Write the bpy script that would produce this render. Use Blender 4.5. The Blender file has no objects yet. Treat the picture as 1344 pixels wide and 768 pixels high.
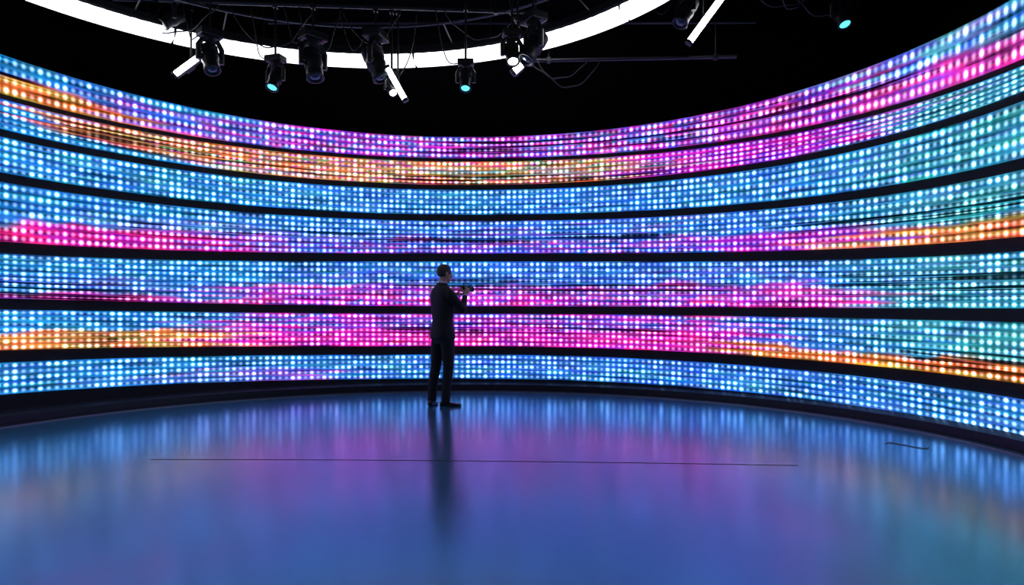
import bpy, bmesh, math, random
from mathutils import Vector, Matrix, noise
random.seed(7)
S = bpy.context.scene
try:
    S.view_settings.view_transform = 'Standard'
    S.view_settings.look = 'None'
except Exception as e:
    print(e)
w = bpy.data.worlds.new("studio_world"); S.world = w; w.use_nodes = True
w.node_tree.nodes['Background'].inputs[0].default_value = (0.004, 0.005, 0.008, 1)
w.node_tree.nodes['Background'].inputs[1].default_value = 1.0

# ------------------------------------------------------------ materials
def pmat(name, col, rough=0.5, metal=0.0, ior=1.5, bump=0.0, bscale=60, var=0.0):
    m = bpy.data.materials.new(name); m.use_nodes = True
    nt = m.node_tree; b = nt.nodes['Principled BSDF']
    b.inputs['Base Color'].default_value = (*col, 1)
    b.inputs['Roughness'].default_value = rough
    b.inputs['Metallic'].default_value = metal
    b.inputs['IOR'].default_value = ior
    tc = nt.nodes.new('ShaderNodeTexCoord')
    n = nt.nodes.new('ShaderNodeTexNoise'); n.inputs['Scale'].default_value = bscale
    nt.links.new(tc.outputs['Object'], n.inputs['Vector'])
    if var > 0:
        mx = nt.nodes.new('ShaderNodeMix'); mx.data_type = 'RGBA'
        mx.inputs[6].default_value = (*[c*(1-var) for c in col], 1)
        mx.inputs[7].default_value = (*[min(1, c*(1+var)) for c in col], 1)
        nt.links.new(n.outputs['Fac'], mx.inputs[0])
        nt.links.new(mx.outputs[2], b.inputs['Base Color'])
    if bump > 0:
        bp = nt.nodes.new('ShaderNodeBump'); bp.inputs['Strength'].default_value = bump
        bp.inputs['Distance'].default_value = 0.01
        nt.links.new(n.outputs['Fac'], bp.inputs['Height'])
        nt.links.new(bp.outputs['Normal'], b.inputs['Normal'])
    return m

def emat(name, col, st):
    m = bpy.data.materials.new(name); m.use_nodes = True
    nt = m.node_tree; nt.nodes.clear()
    e = nt.nodes.new('ShaderNodeEmission'); e.inputs[0].default_value = (*col, 1); e.inputs[1].default_value = st
    o = nt.nodes.new('ShaderNodeOutputMaterial'); nt.links.new(e.outputs[0], o.inputs[0])
    return m

M_black = pmat("black_studio_paint", (0.005, 0.005, 0.006), 0.8, var=0.3, bscale=5)
M_metal = pmat("black_powdercoat_metal", (0.022, 0.023, 0.026), 0.4, 0.5, var=0.2)
M_pipe = pmat("truss_steel", (0.07, 0.07, 0.08), 0.4, 0.8, var=0.2)
M_cable = pmat("black_rubber_cable", (0.02, 0.02, 0.022), 0.5)
M_seam = pmat("floor_joint_filler", (0.008, 0.010, 0.016), 0.7)
M_plinth = pmat("plinth_black_laminate", (0.010, 0.011, 0.016), 0.45, var=0.2, bscale=8)
M_trim = pmat("plinth_edge_alloy", (0.16, 0.16, 0.17), 0.4, 0.8)
M_suit = pmat("black_wool_suit", (0.005, 0.005, 0.007), 0.8, bump=0.15, bscale=300, var=0.2)
M_skin = pmat("skin", (0.45, 0.26, 0.18), 0.45, var=0.1)
M_hair = pmat("dark_brown_hair", (0.03, 0.02, 0.014), 0.5, bump=0.6, bscale=150)
M_shirt = pmat("white_shirt_cotton", (0.6, 0.62, 0.66), 0.8)
M_shoe = pmat("black_leather", (0.008, 0.008, 0.008), 0.3)
M_plas = pmat("camera_plastic", (0.02, 0.02, 0.022), 0.4, bump=0.1)
M_glass = pmat("lens_glass", (0.02, 0.03, 0.05), 0.05, ior=1.8)
M_screen = emat("lcd_screen", (0.35, 0.45, 0.6), 0.7)
M_eye = pmat("eye", (0.5, 0.5, 0.5), 0.2)
E_white = emat("white_led_diffuser", (0.93, 0.96, 1.0), 3.0)
E_tube = emat("white_tube_light", (0.95, 0.98, 1.0), 12)
E_cyan = emat("cyan_lens_light", (0.10, 0.75, 0.9), 2.0)

# ------------------------------------------------------------ helpers
def empty(name, loc=(0, 0, 0)):
    e = bpy.data.objects.new(name, None); e.location = loc
    e.empty_display_size = 0.2
    S.collection.objects.link(e); return e

def mk(name, vs, fs, mat, parent=None, smooth=False, mats=None):
    me = bpy.data.meshes.new(name); me.from_pydata([tuple(v) for v in vs], [], fs)
    bm = bmesh.new(); bm.from_mesh(me); bmesh.ops.recalc_face_normals(bm, faces=bm.faces); bm.to_mesh(me); bm.free()
    me.materials.append(mat)
    if smooth:
        for p in me.polygons: p.use_smooth = True
    o = bpy.data.objects.new(name, me); S.collection.objects.link(o)
    if parent is not None:
        o.parent = parent
        o.matrix_parent_inverse = Matrix.Translation(-Vector(parent.location))
    return o

class G:  # geometry accumulator
    def __init__(s): s.v = []; s.f = []
    def add(s, vs, fs):
        n = len(s.v); s.v += [Vector(v) for v in vs]; s.f += [tuple(i+n for i in f) for f in fs]
    def box(s, c, sx, sy, sz, R=None, bev=0.0):
        bm = bmesh.new(); bmesh.ops.create_cube(bm, size=1)
        for v in bm.verts: v.co = Vector((v.co.x*sx, v.co.y*sy, v.co.z*sz))
        if bev > 0: bmesh.ops.bevel(bm, geom=bm.edges[:], offset=bev, segments=2, affect='EDGES', profile=0.6)
        bm.verts.index_update()
        R = R or Matrix.Identity(3)
        s.add([R @ v.co + Vector(c) for v in bm.verts], [[v.index for v in f.verts] for f in bm.faces]); bm.free()
    def rings(s, rs, close=False):
        n = len(rs[0]); vs = [p for r in rs for p in r]; fs = []
        m = len(rs)
        for i in range(m if close else m-1):
            j = (i+1) % m
            for k in range(n):
                fs.append((i*n+k, i*n+(k+1) % n, j*n+(k+1) % n, j*n+k))
        if not close:
            fs.append(tuple(range(n))[::-1]); fs.append(tuple((m-1)*n+k for k in range(n)))
        s.add(vs, fs)
    def tube(s, pts, rad, n=10, close=False):
        pts = [Vector(p) for p in pts]
        if not hasattr(rad, '__len__'): rad = [rad]*len(pts)
        rs = []; up = None
        for i, p in enumerate(pts):
            a = pts[max(i-1, 0)]; b = pts[min(i+1, len(pts)-1)]
            if close: a = pts[i-1]; b = pts[(i+1) % len(pts)]
            d = (b-a).normalized()
            if up is None:
                up = d.orthogonal().normalized()
            up = (up - d*up.dot(d)).normalized(); sd = d.cross(up)
            rs.append([p+(up*math.cos(t)+sd*math.sin(t))*rad[i] for t in [2*math.pi*k/n for k in range(n)]])
        s.rings(rs, close)
    def lathe(s, o, axis, prof, n=24):  # prof [(dist, r)]
        o = Vector(o); d = Vector(axis).normalized(); u = d.orthogonal().normalized(); q = d.cross(u)
        s.rings([[o+d*t+(u*math.cos(a)+q*math.sin(a))*r for a in [2*math.pi*k/n for k in range(n)]] for t, r in prof])
    def ell(s, c, r, R=None, nu=20, nv=12):
        R = R or Matrix.Identity(3); c = Vector(c); rs = []
        for i in range(nv+1):
            t = math.pi*(0.02+0.96*i/nv)
            rs.append([c + R @ Vector((r[0]*math.sin(t)*math.cos(a), r[1]*math.sin(t)*math.sin(a), r[2]*math.cos(t)))
                       for a in [2*math.pi*k/nu for k in range(nu)]])
        s.rings(rs)
    def obj(s, name, mat, parent=None, smooth=False): return mk(name, s.v, s.f, mat, parent, smooth)

def remesh(o, vox, smooth_it=4):
    m = o.modifiers.new("r", 'REMESH'); m.mode = 'VOXEL'; m.voxel_size = vox; m.use_smooth_shade = True
    if smooth_it:
        s = o.modifiers.new("s", 'SMOOTH'); s.iterations = smooth_it; s.factor = 0.5
    dg = bpy.context.evaluated_depsgraph_get()
    me = bpy.data.meshes.new_from_object(o.evaluated_get(dg))
    o.modifiers.clear(); o.data = me
    for p in me.polygons: p.use_smooth = True
    return o

# ------------------------------------------------------------ room shell
CX, CY, R = -0.65, 5.6, 5.0
def P(phi, r, z):
    a = math.radians(phi); return Vector((CX+r*math.sin(a), CY+r*math.cos(a), z))

X0, X1, Y0, Y1, ZC = -8.0, 7.5, -4.0, 12.5, 6.3
def slab(name, x0, x1, y0, y1, z0, z1, mat):
    g = G(); g.box(((x0+x1)/2, (y0+y1)/2, (z0+z1)/2), x1-x0, y1-y0, z1-z0); return g.obj(name, mat)

mf = bpy.data.materials.new("glossy_studio_floor"); mf.use_nodes = True
nt = mf.node_tree; b = nt.nodes['Principled BSDF']; L = nt.links
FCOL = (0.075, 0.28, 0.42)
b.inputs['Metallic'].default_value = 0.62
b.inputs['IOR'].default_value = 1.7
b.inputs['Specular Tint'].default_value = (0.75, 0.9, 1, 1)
tc = nt.nodes.new('ShaderNodeTexCoord')
n1 = nt.nodes.new('ShaderNodeTexNoise'); n1.inputs['Scale'].default_value = 0.5; n1.inputs['Detail'].default_value = 1
L.new(tc.outputs['Object'], n1.inputs['Vector'])
mr = nt.nodes.new('ShaderNodeMapRange'); mr.inputs['To Min'].default_value = 0.165; mr.inputs['To Max'].default_value = 0.225
L.new(n1.outputs['Fac'], mr.inputs['Value']); L.new(mr.outputs[0], b.inputs['Roughness'])
sx = nt.nodes.new('ShaderNodeSeparateXYZ'); L.new(tc.outputs['Object'], sx.inputs[0])
def math_n(op, a, bb=None, c=None):
    n = nt.nodes.new('ShaderNodeMath'); n.operation = op
    for i, x in enumerate([a, bb, c]):
        if x is None: continue
        if isinstance(x, (int, float)): n.inputs[i].default_value = x
        else: L.new(x, n.inputs[i])
    return n.outputs[0]
# faint diagonal joint in the floor covering (object coords are world metres)
d2 = math_n('ABSOLUTE', math_n('SUBTRACT', math_n('ADD', sx.outputs['Y'], math_n('MULTIPLY', sx.outputs['X'], -0.75)), 7.55))
s2 = math_n('MULTIPLY', math_n('LESS_THAN', d2, 0.006), math_n('LESS_THAN', sx.outputs['Y'], 5.47))
sm = math_n('MULTIPLY', s2, 0.7)
mx = nt.nodes.new('ShaderNodeMix'); mx.data_type = 'RGBA'
mx.inputs[6].default_value = (*FCOL, 1); mx.inputs[7].default_value = (0.002, 0.002, 0.004, 1)
L.new(sm, mx.inputs[0]); L.new(mx.outputs[2], b.inputs['Base Color'])

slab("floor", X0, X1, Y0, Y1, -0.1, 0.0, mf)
g = G()
g.rings([[Vector((x, y-.007, 0)), Vector((x, y-.005, .002)), Vector((x, y+.005, .002)), Vector((x, y+.007, 0))]
         for x, y in [(-2.9+5.1*t/40, 5.50-.014*(t/10)**2) for t in range(41)]])
g.obj("trim_1", M_seam)
slab("ceiling", X0, X1, Y0, Y1, ZC, ZC+0.1, M_black)
slab("wall_back", X0, X1, Y1, Y1+0.1, 0, ZC, M_black)
slab("wall_front", X0, X1, Y0-0.1, Y0, 0, ZC, M_black)
slab("wall_left", X0-0.1, X0, Y0, Y1, 0, ZC, M_black)
slab("wall_right", X1, X1+0.1, Y0, Y1, 0, ZC, M_black)

# ------------------------------------------------------------ LED wall
wall = empty("curved_led_video_wall", (CX, CY, 0))
PH0, PH1 = -104, 108
# seam heights (left, centre, right) of the panel rows, at -71, 0, +88 degrees
B = [(3.909, 3.918, 3.90), (3.467, 3.564, 3.309), (3.081, 3.140, 3.019), (2.614, 2.669, 2.445),
     (1.874, 2.057, 1.762), (1.279, 1.244, 1.156), (.724, .620, .506), (.321, .184, .119)]
GAP = [0, .055, .08, .10, .125, .12, .13, 0]
def hgt(i, phi):
    l, c, r = B[i]
    t = phi/71.0 if phi < 0 else phi/88.0
    t = max(-1.25, min(1.2, t)); e = (1-math.cos(min(1, abs(t))*math.pi))/2
    k = 0.5*e+0.5*t*t if abs(t) <= 1 else 1+0.3*(abs(t)-1)
    return c+(l-c)*k if t < 0 else c+(r-c)*k

azure = Vector((.02, .26, .70)); blue = Vector((.025, .14, .82)); teal = Vector((.05, .37, .50)); cyan = Vector((.05, .50, .75))
mag = Vector((.80, .015, .60)); pur = Vector((.24, .03, .85)); org = Vector((.95, .20, .04)); gold = Vector((.9, .42, .06))
pink = Vector((.95, .03, .36)); green = Vector((.05, .42, .22)); lav = Vector((.22, .32, .85)); sky = Vector((.06, .36, .9))
def fb(x, y, s): return noise.fractal(Vector((x, y, s)), 0.8, 2.1, 4)
# (row, phi0, phi1, v0, v1, palette, weight)
BL = [
 (0, -120, -50, -.3, .42, [org, org, gold], 1), (0, -55, -28, 0, .8, [pur, blue, mag], .8), (0, -34, 66, -.3, 1.3, [mag, pur, mag, blue, pur, azure, mag], .95),
 (0, 40, 85, -.3, 1.0, [mag, pink, pur], .8), (0, 80, 130, -.3, .45, [pink, mag], .9), (0, 66, 130, .5, 1.3, [lav, sky, cyan, blue], .9),
 (1, -66, -40, .35, 1.3, [org, org, gold], .9), (1, -44, 34, -.3, 1.3, [org, gold, green, org, mag, gold, org], .95),
 (1, -50, -20, -.3, .25, [azure, gold], .5), (1, 28, 68, -.3, 1.3, [mag, pur, mag], 1), (1, -15, 32, .3, .7, [gold, green, cyan, org], .7),
 (2, -100, 60, -.3, 1.3, [azure, cyan, blue, azure], .5),
 (3, -120, -38, -.4, .40, [pink, mag, pink], 1), (3, -60, -10, .45, .6, [pur, lav], .5), (3, -40, 58, -.3, .46, [blue, pur, blue, mag, blue, pur], .85),
 (3, -10, 40, .5, 1.3, [blue, azure, pur], .6),
 (3, 44, 68, -.3, .42, [mag, pur], .95), (3, 66, 130, -.4, .32, [org, org, gold], .95),
 (4, -74, -36, -.4, .16, [pink, mag], .9), (4, -40, 58, -.4, .50, [mag, pur, mag, blue, mag, pink], 1), (4, 48, 66, -.3, .38, [mag, pink], .95),
 (4, -120, 60, .2, .45, [blue, pur, azure], .4), (4, -30, 60, .5, .8, [blue, pur, cyan, blue], .4),
 (5, -120, -30, -.4, .45, [org, gold, org], .95), (5, -42, 50, -.3, .66, [mag, mag, pink, mag], 1), (5, -38, 48, .5, 1.3, [mag, pur, blue, mag], .9),
 (5, 46, 130, -.4, .28, [org, org, gold], 1),
 (6, -40, -24, -.3, .5, [pur, blue, mag], .7), (6, -60, -30, .1, .4, [lav, blue], .4), (6, -20, 60, -.3, .7, [blue, azure, cyan, blue], .6),
]
DARK = [(3, 50, 95, .34, .66), (4, 56, 112, .22, .72), (4, -110, -48, .0, .45), (0, 50, 95, .42, .62), (0, -95, -50, .4, .6), (5, -64, -50, .1, .4),
        (1, -70, -20, .2, .8), (5, 66, 112, .1, .45), (4, -20, 50, .3, .6), (3, -60, 40, .3, .6), (0, -10, 60, .2, .9), (1, -20, 40, .0, .5), (5, -20, 40, .4, .7)]
def sst(a, bq, x):
    t = max(0, min(1, (x-a)/(bq-a))); return t*t*(3-2*t)
def pick(pal, t):
    t = max(0, min(.9999, t))*(len(pal)-1); i = int(t); return pal[i].lerp(pal[i+1], t-i)
def colour(row, phi, v):
    y = row*7.0+v*(5+row*0.3)
    n = fb(phi*.035, y*.9, 1.3)
    c = azure.lerp(blue, max(0, min(1, sst(-65, 10, phi)*.8 + n*.5))).lerp(sky, max(0, n)*.7)
    c = c.lerp(teal, sst(48, 82, phi)*(.95 if row < 6 else .25))
    for (rw, p0, p1, v0, v1, pal, wt) in BL:
        if rw != row: continue
        e1 = fb(phi*.03, y*2.2, 5.1+rw)*15
        ee = fb(phi*.06, y*.2, 9.1+rw)*.16
        k = sst(p0-4, p0+4, phi+e1)*(1-sst(p1-4, p1+4, phi+e1))*sst(v0-.05, v0+.05, v+ee)*(1-sst(v1-.05, v1+.05, v+ee))
        if k > 0:
            t = .5+fb(phi*.08, y*2.2, 2.2+p0)*1.2
            c = c.lerp(pick(pal, t), k*wt)
    c = c*(1+.35*fb(phi*.1, y*2.4, 8))
    dk = 0
    for (rw, p0, p1, v0, v1) in DARK:
        if rw == row:
            dk = max(dk, sst(p0, p0+8, phi)*(1-sst(p1-8, p1, phi))*sst(v0-.06, v0+.04, v)*(1-sst(v1-.04, v1+.06, v)))
    return c, dk

ml = bpy.data.materials.new("led_pixel_surface"); ml.use_nodes = True
nt = ml.node_tree; nt.nodes.clear(); L = nt.links
at = nt.nodes.new('ShaderNodeAttribute'); at.attribute_name = "content"
uv = nt.nodes.new('ShaderNodeUVMap'); uv.uv_map = "pixels"
su = nt.nodes.new('ShaderNodeSeparateXYZ'); L.new(uv.outputs[0], su.inputs[0])
U, V = su.outputs[0], su.outputs[1]
fu = math_n('SUBTRACT', math_n('FRACT', U), .5); fv = math_n('SUBTRACT', math_n('FRACT', V), .5)
r2 = math_n('SQRT', math_n('ADD', math_n('MULTIPLY', fu, fu), math_n('MULTIPLY', fv, fv)))
halo = math_n('POWER', math_n('MAXIMUM', math_n('SUBTRACT', 1.0, math_n('MULTIPLY', r2, 1.72)), 0.0), 1.4)
core = math_n('POWER', math_n('MAXIMUM', math_n('SUBTRACT', 1.0, math_n('MULTIPLY', r2, 2.9)), 0.0), 1.0)
cb = nt.nodes.new('ShaderNodeCombineXYZ'); L.new(math_n('FLOOR', U), cb.inputs[0]); L.new(math_n('FLOOR', V), cb.inputs[1])
wn = nt.nodes.new('ShaderNodeTexWhiteNoise'); wn.noise_dimensions = '2D'; L.new(cb.outputs[0], wn.inputs['Vector'])
rnd = math_n('ADD', math_n('MULTIPLY', math_n('POWER', wn.outputs['Value'], 2.4), 1.75), .22)
# colour jitter in short horizontal runs of pixels
cj = nt.nodes.new('ShaderNodeCombineXYZ')
rv = math_n('FLOOR', math_n('MULTIPLY', V, 2.0))
L.new(math_n('FLOOR', math_n('ADD', math_n('MULTIPLY', U, .22), math_n('MULTIPLY', rv, .37))), cj.inputs[0]); L.new(rv, cj.inputs[1])
wj = nt.nodes.new('ShaderNodeTexWhiteNoise'); wj.noise_dimensions = '2D'; L.new(cj.outputs[0], wj.inputs['Vector'])
jv = nt.nodes.new('ShaderNodeVectorMath'); jv.operation = 'MULTIPLY_ADD'; L.new(wj.outputs['Color'], jv.inputs[0])
jv.inputs[1].default_value = (.85, .5, .5); jv.inputs[2].default_value = (.55, .72, .8)
bc = nt.nodes.new('ShaderNodeVectorMath'); bc.operation = 'MULTIPLY'; L.new(at.outputs['Color'], bc.inputs[0]); L.new(jv.outputs[0], bc.inputs[1])
cs = nt.nodes.new('ShaderNodeCombineXYZ'); L.new(math_n('MULTIPLY', U, .10), cs.inputs[0]); L.new(math_n('MULTIPLY', V, 2.6), cs.inputs[1])
ns = nt.nodes.new('ShaderNodeTexNoise'); ns.inputs['Scale'].default_value = 1.0; ns.inputs['Detail'].default_value = 3
L.new(cs.outputs[0], ns.inputs['Vector'])
st = nt.nodes.new('ShaderNodeMapRange'); st.inputs['From Min'].default_value = .34; st.inputs['From Max'].default_value = .62
st.inputs['To Min'].default_value = .15; st.inputs['To Max'].default_value = 1.35; L.new(ns.outputs['Fac'], st.inputs['Value'])
cd = nt.nodes.new('ShaderNodeCombineXYZ'); L.new(math_n('MULTIPLY', U, .035), cd.inputs[0]); L.new(math_n('MULTIPLY', V, 2.6), cd.inputs[1])
nd = nt.nodes.new('ShaderNodeTexNoise'); nd.inputs['Scale'].default_value = 1.0; nd.inputs['Detail'].default_value = 2
L.new(cd.outputs[0], nd.inputs['Vector'])
dm = nt.nodes.new('ShaderNodeMapRange'); dm.inputs['From Min'].default_value = .50; dm.inputs['From Max'].default_value = .56
L.new(nd.outputs['Fac'], dm.inputs['Value'])
dark = math_n('SUBTRACT', 1.0, math_n('MULTIPLY', math_n('MULTIPLY', dm.outputs[0], at.outputs['Alpha']), .93))
amp = math_n('ADD', math_n('MULTIPLY', st.outputs[0], .48), math_n('MULTIPLY', math_n('MULTIPLY', halo, rnd), 2.2))
amp = math_n('MULTIPLY', amp, dark)
wht = math_n('MULTIPLY', math_n('MULTIPLY', math_n('MULTIPLY', core, rnd), 2.5), dark)
sc = nt.nodes.new('ShaderNodeVectorMath'); sc.operation = 'SCALE'; L.new(bc.outputs[0], sc.inputs[0]); L.new(amp, sc.inputs['Scale'])
mc = nt.nodes.new('ShaderNodeMix'); mc.data_type = 'RGBA'; mc.inputs[0].default_value = .45
mc.inputs[6].default_value = (.75, .9, 1, 1); L.new(at.outputs['Color'], mc.inputs[7])
s2n = nt.nodes.new('ShaderNodeVectorMath'); s2n.operation = 'SCALE'; L.new(mc.outputs[2], s2n.inputs[0]); L.new(wht, s2n.inputs['Scale'])
ad = nt.nodes.new('ShaderNodeVectorMath'); ad.operation = 'ADD'; L.new(sc.outputs[0], ad.inputs[0]); L.new(s2n.outputs[0], ad.inputs[1])
em = nt.nodes.new('ShaderNodeEmission'); em.inputs[1].default_value = 1.3; L.new(ad.outputs[0], em.inputs[0])
oo = nt.nodes.new('ShaderNodeOutputMaterial'); L.new(em.outputs[0], oo.inputs[0])

ROWS = [4, 5, 5, 7, 8, 7, 5]
STEP = 0.5
NC = int((PH1-PH0)/STEP)
for i in range(7):
    nr = ROWS[i]*4
    vs = []; cols = []; uvs = []
    for a in range(NC+1):
        phi = PH0+a*STEP
        zt = hgt(i, phi)-GAP[i]/2; zb = hgt(i+1, phi)+GAP[i+1]/2
        for r in range(nr+1):
            v = r/nr
            vs.append(P(phi, R, zb+(zt-zb)*v)); c, dk = colour(i, phi, v); cols.append((max(0, c.x), max(0, c.y), max(0, c.z), dk))
            uvs.append((math.radians(phi-PH0)*R/.090, i*20+v*ROWS[i]))
    fs = []
    for a in range(NC):
        for r in range(nr):
            q = a*(nr+1)+r; fs.append((q, q+nr+1, q+nr+2, q+1))
    me = bpy.data.meshes.new("led_row"); me.from_pydata([tuple(v) for v in vs], [], fs); me.materials.append(ml)
    ca = me.color_attributes.new("content", 'FLOAT_COLOR', 'POINT')
    ca.data.foreach_set("color", [x for c in cols for x in c])
    ul = me.uv_layers.new(name="pixels")
    ul.data.foreach_set("uv", [x for lp in me.loops for x in uvs[lp.vertex_index]])
    o = bpy.data.objects.new("led_row_%d" % (i+1), me); S.collection.objects.link(o); o.parent = wall
    o.matrix_parent_inverse = Matrix.Translation(-Vector(wall.location))

def arc_solid(name, prof, p0, p1, mat, parent, step=1.0, cx=None):
    g = G(); n = int((p1-p0)/step)
    g.rings([[P(p0+(p1-p0)*k/n, r, z) for r, z in prof] for k in range(n+1)])
    return g.obj(name, mat, parent)
arc_solid("black_backing_shell", [(5.02, 0), (5.25, 0), (5.25, 3.915), (5.02, 3.915)], PH0-.5, PH1+.5, M_black, wall)
arc_solid("plinth", [(4.93, 0), (5.02, 0), (5.02, .15), (4.93, .10)], PH0, PH1, M_plinth, wall)
arc_solid("plinth_foot_trim", [(4.80, 0), (4.935, 0), (4.935, .015), (4.81, .012)], PH0, PH1, M_plinth, wall)
arc_solid("plinth_edge_strip", [(4.785, 0), (4.80, 0), (4.80, .013), (4.787, .012)], PH0, PH1, M_trim, wall)

# ------------------------------------------------------------ ring light
RX, RY, RR, RZ = -1.70, 5.2, 3.66, 4.46
ring = empty("suspended_ring_light", (RX, RY, RZ))
def Q(a, r, z): return Vector((RX+r*math.sin(a), RY+r*math.cos(a), z))
def ring_part(name, prof, a0, a1, mat, n):
    g = G(); full = a1-a0 > 2*math.pi-1e-4
    g.rings([[Q(a0+(a1-a0)*k/n, r, z) for r, z in prof] for k in range(n if full else n+1)], close=full)
    return g.obj(name, mat, ring)
ring_part("housing", [(RR+.0, RZ+.03), (RR+.15, RZ-.03), (RR+.17, RZ-.03), (RR+.17, RZ+.17), (RR-.02, RZ+.17), (RR-.02, RZ+.1)], 0, 2*math.pi, M_metal, 144)
NS = 16
for k in range(NS):
    a0 = 2*math.pi*(k+.30)/NS+.004; a1 = 2*math.pi*(k+1.30)/NS-.004
    ring_part("diffuser_%d" % (k+1), [(RR-.012, RZ-.05), (RR+.155, RZ-.05), (RR+.155, RZ+.0), (RR+.0, RZ+.12), (RR-.012, RZ+.10)], a0, a1, E_white, 12)
g = G()
for k in range(8):
    a = 2*math.pi*(k+.5)/8; g.tube([Q(a, RR+.08, RZ+.15), Q(a, RR+.08, ZC)], .008, 6)
# inner tubular hoop tied back to the ring
g.tube([Q(2*math.pi*k/96, RR-.35, RZ+.28) for k in range(96)], .02, 8, close=True)
for k in range(24):
    a = 2*math.pi*k/24; g.tube([Q(a, RR-.35, RZ+.28), Q(a, RR+.05, RZ+.14)], .01, 6)
g.obj("suspension", M_pipe, ring)

# ------------------------------------------------------------ lighting rig
def pipe(a, b_, name="lighting_pipe", r=.024, drops=(0.1, .9)):
    a = Vector(a); b_ = Vector(b_)
    e = empty(name, (a+b_)/2); g = G(); g.tube([a, b_], r, 12)
    g.obj("bar", M_pipe, e); g = G()
    for t in drops:
        p = a.lerp(b_, t); g.tube([p, (p.x, p.y, ZC)], .007, 6); g.box(p, .05, .06, .07, bev=.008)
    g.obj("hangers", M_metal, e)
pipe((-4.6, 7.9, 4.80), (.3, 8.1, 4.74))
pipe((.2, 8.5, 4.32), (2.75, 8.4, 4.33))
pipe((-.6, 7.6, 4.86), (4.2, 7.9, 4.90))
pipe((2.9, 7.7, 5.02), (5.6, 7.7, 5.06))
pipe((-3.2, 9.0, 5.0), (3.2, 9.0, 5.0), r=.02)

def basis(d):
    d = Vector(d).normalized(); x = d.cross(Vector((0, 0, 1)))
    if x.length < .05: x = Vector((1, 0, 0))
    x.normalize(); return d, x, d.cross(x)
def moving_head(loc, aim, top, emat_=None, s=1.0, name="moving_head_stage_light"):
    """loc: centre of head, aim: beam direction, top: height of the pipe it hangs from"""
    loc = Vector(loc); e = empty(name, loc); d, x, y = basis(aim)
    x = Vector((x.x, x.y, 0)).normalized()
    g = G()
    g.lathe(loc-d*.16*s, d, [(0, .05*s), (.01*s, .08*s), (.10*s, .095*s), (.19*s, .10*s), (.23*s, .085*s), (.30*s, .088*s), (.34*s, .096*s), (.345*s, .075*s), (.32*s, .07*s)])
    for k in range(4):
        g.lathe(loc-d*(.14-.022*k)*s, d, [(0, .09*s), (0, .105*s), (.008*s, .105*s), (.008*s, .09*s)], 20)
    g.obj("head", M_metal, e, True)
    g = G(); yt = loc+Vector((0, 0, .20*s))
    for sg in (-1, 1):
        g.tube([loc+x*sg*.10*s, loc+x*sg*.135*s], .035*s, 12)
        g.tube([loc+x*sg*.135*s-Vector((0, 0, .04*s)), loc+x*sg*.135*s+Vector((0, 0, .12*s)), yt+x*sg*.09*s, yt], [.03*s, .032*s, .03*s, .03*s], 8)
    g.lathe(yt-Vector((0, 0, .01)), (0, 0, 1), [(0, .06*s), (.02, .07*s), (.05*s, .07*s)])
    Rm = Matrix((x, Vector((-x.y, x.x, 0)), Vector((0, 0, 1)))).transposed()
    g.box(yt+Vector((0, 0, .085*s)), .26*s, .19*s, .09*s, Rm, .015*s)
    cz = yt.z+.13*s
    g.tube([(loc.x, loc.y, cz-.02), (loc.x, loc.y, max(top, cz+.04))], .014, 8)
    g.box((loc.x, loc.y, max(top, cz+.04)), .05, .08, .08, bev=.01)
    g.obj("yoke_and_base", M_metal, e)
    g = G(); g.lathe(loc+d*.155*s, d, [(0, .07*s), (.008*s, .068*s), (.02*s, .045*s), (.026*s, .01*s)])
    g.obj("lens", emat_ or M_glass, e, True)
    # looping power cable
    g = G(); r = random.uniform(.12, .22); pts = []
    p0 = Vector((loc.x, loc.y, cz-.04)); sg = random.choice((-1, 1))
    for k in range(15):
        t = k/14; pts.append(p0+Vector((sg*(.1+r*1.6*t), -.05*math.sin(t*6), -math.sin(t*math.pi)*r*1.6+t*(max(top, cz)-cz+.04))))
    g.tube(pts, .007, 6); g.obj("power_cable", M_cable, e, True)
    return e
def tube_light(a, b_, top, r=.032, name="led_tube_light"):
    a = Vector(a); b_ = Vector(b_); e = empty(name, (a+b_)/2); d = (b_-a).normalized()
    c = (a+b_)/2; bk = Vector((0, 1, 0)); bk = (bk-d*bk.dot(d)).normalized(); sd = d.cross(bk)
    g = G(); g.tube([a, b_], r, 14); g.obj("diffuser_tube", E_tube, e, True)
    g = G(); ln = (b_-a).length; Rm = Matrix((sd, bk, d)).transposed()
    g.box(c+bk*(r+.012), r*2.2, .04, ln+.03, Rm, .006)
    for q, s_ in ((a, -1), (b_, 1)): g.tube([q-d*s_*.004, q+d*s_*.03], r*1.15, 14)
    g.box(c+bk*.07, .07, .07, .12, Rm, .01)
    m = c+bk*.12
    g.tube([c+bk*.06, m, (m.x, m.y, m.z+.16)], .018, 8)
    g.tube([(m.x, m.y, m.z+.14), (m.x, m.y, top)], .012, 8); g.box((m.x, m.y, top), .05, .08, .08, bev=.01)
    g.obj("housing_and_bracket", M_metal, e)

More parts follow.
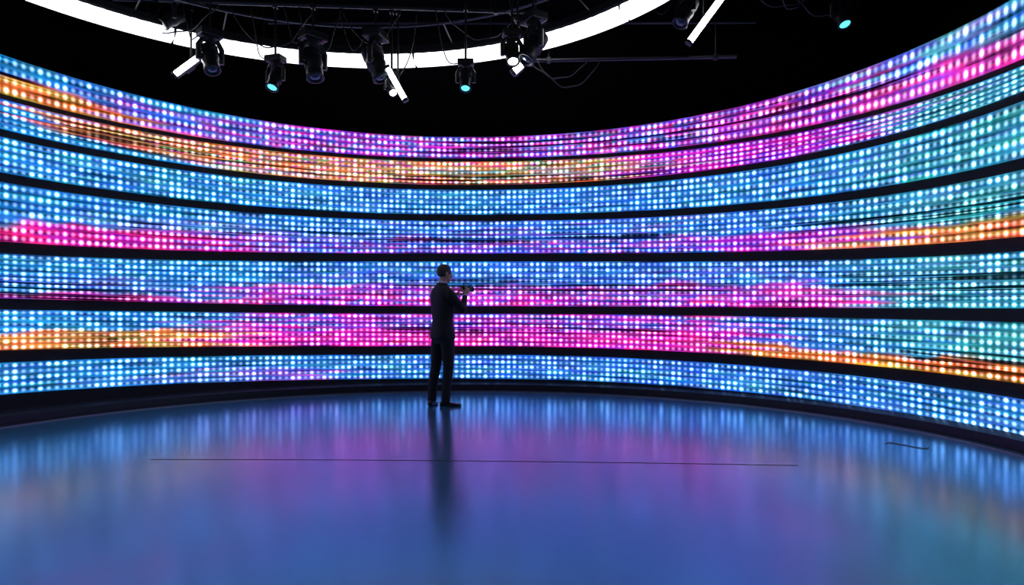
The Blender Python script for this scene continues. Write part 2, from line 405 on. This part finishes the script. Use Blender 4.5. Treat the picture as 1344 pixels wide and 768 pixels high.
tube_light((-3.93, 8.0, 3.975), (-3.67, 8.0, 4.165), 4.80, .032)
moving_head((-3.5, 7.95, 4.14), (.3, -.3, -.9), 4.80, None, 1.0)
moving_head((-3.95, 8.0, 4.62), (-.5, -.3, -.5), 4.80, None, .8)
moving_head((-2.76, 8.0, 3.92), (-.15, -.5, -1), 4.78, E_cyan, .8)
moving_head((-2.32, 8.0, 4.10), (.2, -.2, -1), 4.77, None, 1.1)
tube_light((-1.45, 8.0, 4.04), (-1.25, 8.0, 3.68), 4.76, .032)
moving_head((-1.60, 8.05, 4.12), (.4, -.1, -1), 4.76, None, 1.15)
moving_head((-1.42, 8.1, 3.84), (.3, -.7, -.8), 4.76, E_tube, .6)
moving_head((-.54, 8.0, 3.90), (0, -.5, -1), 4.75, E_cyan, .72)
moving_head((.0, 7.7, 4.10), (.1, -.6, -1), 4.87, E_tube, .8)
moving_head((.24, 7.7, 4.18), (-.5, -.3, -1), 4.87, None, 1.1)
tube_light((.02, 7.75, 3.91), (.11, 7.75, 3.99), 4.87, .035)
tube_light((2.07, 8.0, 4.35), (2.45, 8.0, 4.87), 4.98, .038)
moving_head((2.0, 7.9, 4.66), (-.4, -.2, -.8), 4.9, None, 1.0)
moving_head((3.72, 7.75, 4.55), (.1, -.5, -1), 5.04, E_cyan, .85)
moving_head((5.0, 7.75, 4.93), (0, -.4, -1), 5.2, E_cyan, .85)

# hanging cable swags
e = empty("rig_cable_bundle", (0, 8, 5)); g = G()
for (x0, x1, z, sag, yy) in [(-4.5, -3.4, 4.78, .35, 7.95), (-3.3, -2.3, 4.78, .5, 8.0), (-2.5, -2.0, 4.76, .55, 8.02), (-2.0, -1.3, 4.76, .4, 8.05), (-.8, 0.1, 4.75, .35, 8.05),
                         (.2, .95, 4.33, .25, 8.45), (.3, 1.1, 4.33, .36, 8.45), (2.5, 3.6, 5.0, .35, 7.75), (3.0, 4.0, 5.02, .5, 7.7), (2.9, 3.4, 5.02, .42, 7.7), (.3, 1.8, 4.87, .15, 7.7)]:
    g.tube([(x0+(x1-x0)*t/20, yy+.03*math.sin(t), z-sag*math.sin(math.pi*t/20)**.8 if 0 < t < 20 else z) for t in range(21)], .008, 6)
g.obj("cables", M_cable, e, True)

# ------------------------------------------------------------ man
MX, MY = -.887, 8.77
man = empty("man_in_black_suit", (MX, MY, 0))
F = Vector((.80, .60, 0)); T = Vector((.60, -.80, 0)); Z = Vector((0, 0, 1))
def W(f, s, z): return Vector((MX, MY, 0))+F*f+T*s+Z*z
def D(f, s, z): return (F*f+T*s+Z*z).normalized()
def loft(g, secs, n=28):
    rs = []
    for (z, fc, hf, sc_, hs) in secs:
        rr = []
        for k in range(n):
            a = 2*math.pi*k/n; c, s_ = math.cos(a), math.sin(a)
            p = .8
            rr.append(W(fc+hf*math.copysign(abs(c)**p, c), sc_+hs*math.copysign(abs(s_)**p, s_), z))
        rs.append(rr)
    g.rings(rs)
g = G()
loft(g, [(.865, .0, .138, 0, .186), (.95, -.005, .135, 0, .18), (1.03, -.005, .12, 0, .162), (1.10, 0, .112, 0, .153), (1.2, 0, .12, 0, .168), (1.32, 0, .128, 0, .188),
         (1.40, -.005, .12, 0, .198), (1.46, -.01, .105, 0, .196), (1.50, -.014, .086, 0, .155), (1.533, -.014, .072, 0, .098), (1.56, -.010, .066, 0, .073), (1.575, -.010, .062, 0, .066)])
loft(g, [(.80, 0, .09, 0, .15), (.9, 0, .11, 0, .16)])
def limb(g, pts, rad, n=16):
    P2 = []; R2 = []
    for i in range(len(pts)-1):
        for k in range(4):
            t = k/4; P2.append(pts[i].lerp(pts[i+1], t)); R2.append(rad[i]+(rad[i+1]-rad[i])*t)
    P2.append(pts[-1]); R2.append(rad[-1]); g.tube(P2, R2, n)
# legs
limb(g, [W(.0, -.085, .92), W(-.02, -.09, .75), W(-.045, -.092, .50), W(-.085, -.092, .30), W(-.11, -.092, .055)], [.098, .090, .068, .063, .056])
limb(g, [W(.0, .085, .92), W(.025, .088, .75), W(.03, .09, .50), W(.01, .09, .30), W(-.01, .09, .055)], [.098, .090, .068, .063, .056])
# arms
limb(g, [W(-.01, .165, 1.455), W(-.005, .198, 1.415), W(.06, .225, 1.33), W(.145, .245, 1.235)], [.05, .062, .056, .048])
limb(g, [W(.145, .245, 1.235), W(.20, .18, 1.30), W(.285, .085, 1.405)], [.049, .045, .034])
g.ell(W(.145, .245, 1.235), (.05, .05, .05))
limb(g, [W(-.01, -.165, 1.455), W(-.005, -.198, 1.415), W(.06, -.215, 1.33), W(.145, -.205, 1.235)], [.05, .062, .056, .048])
limb(g, [W(.145, -.205, 1.235), W(.19, -.15, 1.32), W(.24, -.095, 1.415)], [.049, .045, .034])
g.ell(W(.145, -.205, 1.235), (.05, .05, .05))
remesh(g.obj("suit", M_suit, man, True), .010, 4)
# collar + cuffs
g = G()
rs = []
for (z, hf, hs, off) in [(1.55, .060, .066, -.005), (1.588, .058, .060, .001), (1.590, .052, .054, .001), (1.55, .05, .055, -.005)]:
    rs.append([W(off+hf*math.cos(2*math.pi*k/24), hs*math.sin(2*math.pi*k/24), z+.012*-math.cos(2*math.pi*k/24)) for k in range(24)])
g.rings(rs, close=True)
g.tube([W(.275, .097, 1.395), W(.293, .077, 1.414)], .031, 14); g.tube([W(.236, -.099, 1.407), W(.248, -.086, 1.428)], .031, 14)
g.obj("shirt_collar_and_cuffs", M_shirt, man, True)
# head (looks slightly down at the camera, turned a little to his right)
hd = D(.97, .16, -.12); hx = hd.cross(Z).normalized(); hz = hx.cross(hd)  # hx = his right
HM = Matrix((hx, hd, hz)).transposed()
HC = W(.035, .0, 1.69)
def H(x, y, z): return HC+HM @ Vector((x, y, z))
g = G()
g.ell(H(0, -.012, .025), (.076, .094, .088), HM)
g.ell(H(0, .022, -.03), (.062, .070, .075), HM)
g.ell(H(0, .045, -.078), (.036, .038, .030), HM)
g.ell(H(0, .068, .022), (.050, .018, .012), HM)        # brow
g.tube([H(0, .080, .018), H(0, .096, -.008), H(0, .104, -.026), H(0, .088, -.036)], [.008, .010, .013, .008], 10)
g.ell(H(0, .086, -.056), (.024, .010, .006), HM); g.ell(H(0, .084, -.066), (.020, .010, .006), HM)
g.ell(H(.04, .066, -.020), (.018, .014, .018), HM); g.ell(H(-.04, .066, -.020), (.018, .014, .018), HM)
for sg in (-1, 1):
    g.ell(H(sg*.080, -.005, -.008), (.009, .019, .032), HM); g.ell(H(sg*.076, .004, -.02), (.01, .012, .016), HM)
g.tube([W(-.01, 0, 1.50), W(.0, 0, 1.56), W(.015, 0, 1.62), W(.025, 0, 1.66)], [.060, .055, .054, .058], 16)
remesh(g.obj("head_and_neck", M_skin, man, True), .005, 3)
g = G()
for sg in (-1, 1): g.ell(H(sg*.031, .076, .004), (.012, .010, .008), HM)
g.obj("eyes", M_eye, man, True)
# short hair shell
g = G(); vs = []; nu, nv = 40, 20; rs = []
for i in range(nv+1):
    t = math.pi*i/nv*.99+.01; rr = []
    for k in range(nu):
        a = 2*math.pi*k/nu
        dx, dy, dz = math.sin(t)*math.cos(a), math.sin(t)*math.sin(a), math.cos(t)
        lim = -.15 if abs(dx) > .5 and dy > -.2 else -.75
        if dy > .1: lim = .52+.1*dy
        elif dy > -.25: lim = -.2+(dy+.25)/.35*.72
        q = 1.0 if dz > lim else .93
        nz = .02*noise.noise(Vector((dx, dy, dz))*6)
        rr.append(H(dx*.084*(q+nz), -.014+dy*.102*(q+nz), .028+dz*.098*(q+nz)))
    rs.append(rr)
g.rings(rs)
g.obj("short_hair", M_hair, man, True)
# shoes
def shoe(name, ank, dr):
    dr = dr.normalized(); sd = dr.cross(Z)
    rs = []
    for (t, w_, h, zb) in [(-.075, .026, .05, .004), (-.06, .034, .075, 0), (-.02, .036, .085, 0), (.03, .038, .072, 0), (.09, .044, .05, 0), (.14, .045, .042, 0), (.18, .038, .036, 0), (.20, .022, .026, .004)]:
        rr = []
        for k in range(16):
            a = 2*math.pi*k/16; c, s_ = math.cos(a), math.sin(a)
            rr.append(ank+dr*t+sd*w_*math.copysign(abs(c)**.7, c)+Z*(zb+h/2+h/2*math.copysign(abs(s_)**.7, s_)))
        rs.append(rr)
    g = G(); g.rings(rs); g.obj(name, M_shoe, man, True)
shoe("shoe_l", W(-.11, -.092, 0.001), F*.75-T*.66)
shoe("shoe_r", W(-.01, .09, 0.001), F*.9+T*.35)
# hands
def hand(name, wr, a, n, b_, curls, thumb):
    a = a.normalized(); n = (n-a*n.dot(a)).normalized(); b_ = (b_-a*b_.dot(a)-n*b_.dot(n)).normalized()
    g = G(); M3 = Matrix((b_, a, n)).transposed()
    g.box(wr+a*.048, .074, .085, .026, M3, .011)
    g.tube([wr-a*.03, wr+a*.02], [.026, .028], 12)
    for i, (off, ln) in enumerate([(.029, .072), (.010, .080), (-.010, .074), (-.029, .060)]):
        p = wr+a*.082+b_*off; d = a.copy(); pts = [p-a*.015]; ang = 0; pts.append(p)
        for k, fr in enumerate((.45, .30, .25)):
            ang += curls[k]; d = a*math.cos(ang)+n*math.sin(ang)+b_*off*1.6
            d.normalize(); p = p+d*ln*fr; pts.append(p)
        g.tube(pts, [.0095, .0098, .0088, .008, .006], 10)
    p = wr+a*.02+b_*.03; tp = [p]
    for (ca, cb_, cn, ln) in thumb:
        p = p+(a*ca+b_*cb_+n*cn).normalized()*ln; tp.append(p)
    g.tube(tp, [.014, .012, .0105, .008][:len(tp)], 10)
    remesh(g.obj(name, M_skin, man, True), .0032, 2)
hand("hand_r", W(.300, .068, 1.425), D(.45, -.05, .9), D(0, -1, 0), D(-.9, 0, .45), (.75, .85, .4),
     [(.5, .8, .3, .035), (.8, .3, .6, .03), (.6, .0, .9, .025)])
hand("hand_l", W(.250, -.082, 1.436), D(.75, .68, .02), D(0, 0, 1), D(-.6, .7, 0), (.45, .6, .35),
     [(.4, .9, .3, .035), (.6, .5, .8, .03), (.6, .1, .9, .025)])
# handheld video camera
cam_e = empty("handheld_video_camera", W(.35, .0, 1.52))
RM = Matrix((T, F, Z)).transposed()
c0 = W(.345, .004, 1.502)
def C(s, f, z): return c0+(T*s+F*f+Z*z)*.85
g = G(); g.box(c0, .066, .115, .070, RM, .009)
g.box(C(0, -.05, .03), .042, .05, .042, RM, .007)
g.lathe(C(0, .06, 0), F, [(0, .029), (.017, .030), (.019, .027), (.042, .028), (.044, .031), (.066, .034), (.068, .029), (.062, .025)])
g.box(C(0, -.085, .045), .03, .042, .027, RM, .005); g.lathe(C(0, -.105, .045), -F, [(0, .013), (.017, .017), (.019, .012)])
g.tube([C(0, -.04, .05), C(0, -.035, .085), C(0, .0, .095), C(0, .05, .095), C(0, .06, .07), C(0, .055, .035)], .008, 10)
g.obj("body", M_plas, cam_e)
g = G(); g.lathe(C(0, .13, 0), F, [(0, .026), (.004, .02), (.006, .005)]); g.obj("lens", M_glass, cam_e, True)
g = G(); g.box(C(-.085, .0, .012), .065, .008, .044, RM, .002); g.box(C(-.04, .0, .012), .02, .012, .02, RM, .002); g.obj("flip_screen", M_plas, cam_e)
g = G(); g.box(C(-.087, -.0055, .012), .058, .002, .038, RM); g.obj("lcd", M_screen, cam_e)

# ------------------------------------------------------------ floor cable
e = empty("floor_cable", (3.2, 6.1, 0)); g = G()
g.tube([(3.35+.3*t/20, 6.15+.10*math.sin(t*.32)-.15*t/20, .005) for t in range(21)], .004, 6)
g.obj("cable", M_trim, e, True)

# ------------------------------------------------------------ camera
cd_ = bpy.data.cameras.new("camera"); co = bpy.data.objects.new("camera", cd_); S.collection.objects.link(co)
co.location = (0, 0, 1.15); co.rotation_euler = (math.pi/2, 0, 0)
cd_.sensor_width = 36; cd_.lens = 900/1344*36; cd_.shift_y = 31/1344; cd_.clip_end = 100
S.camera = co
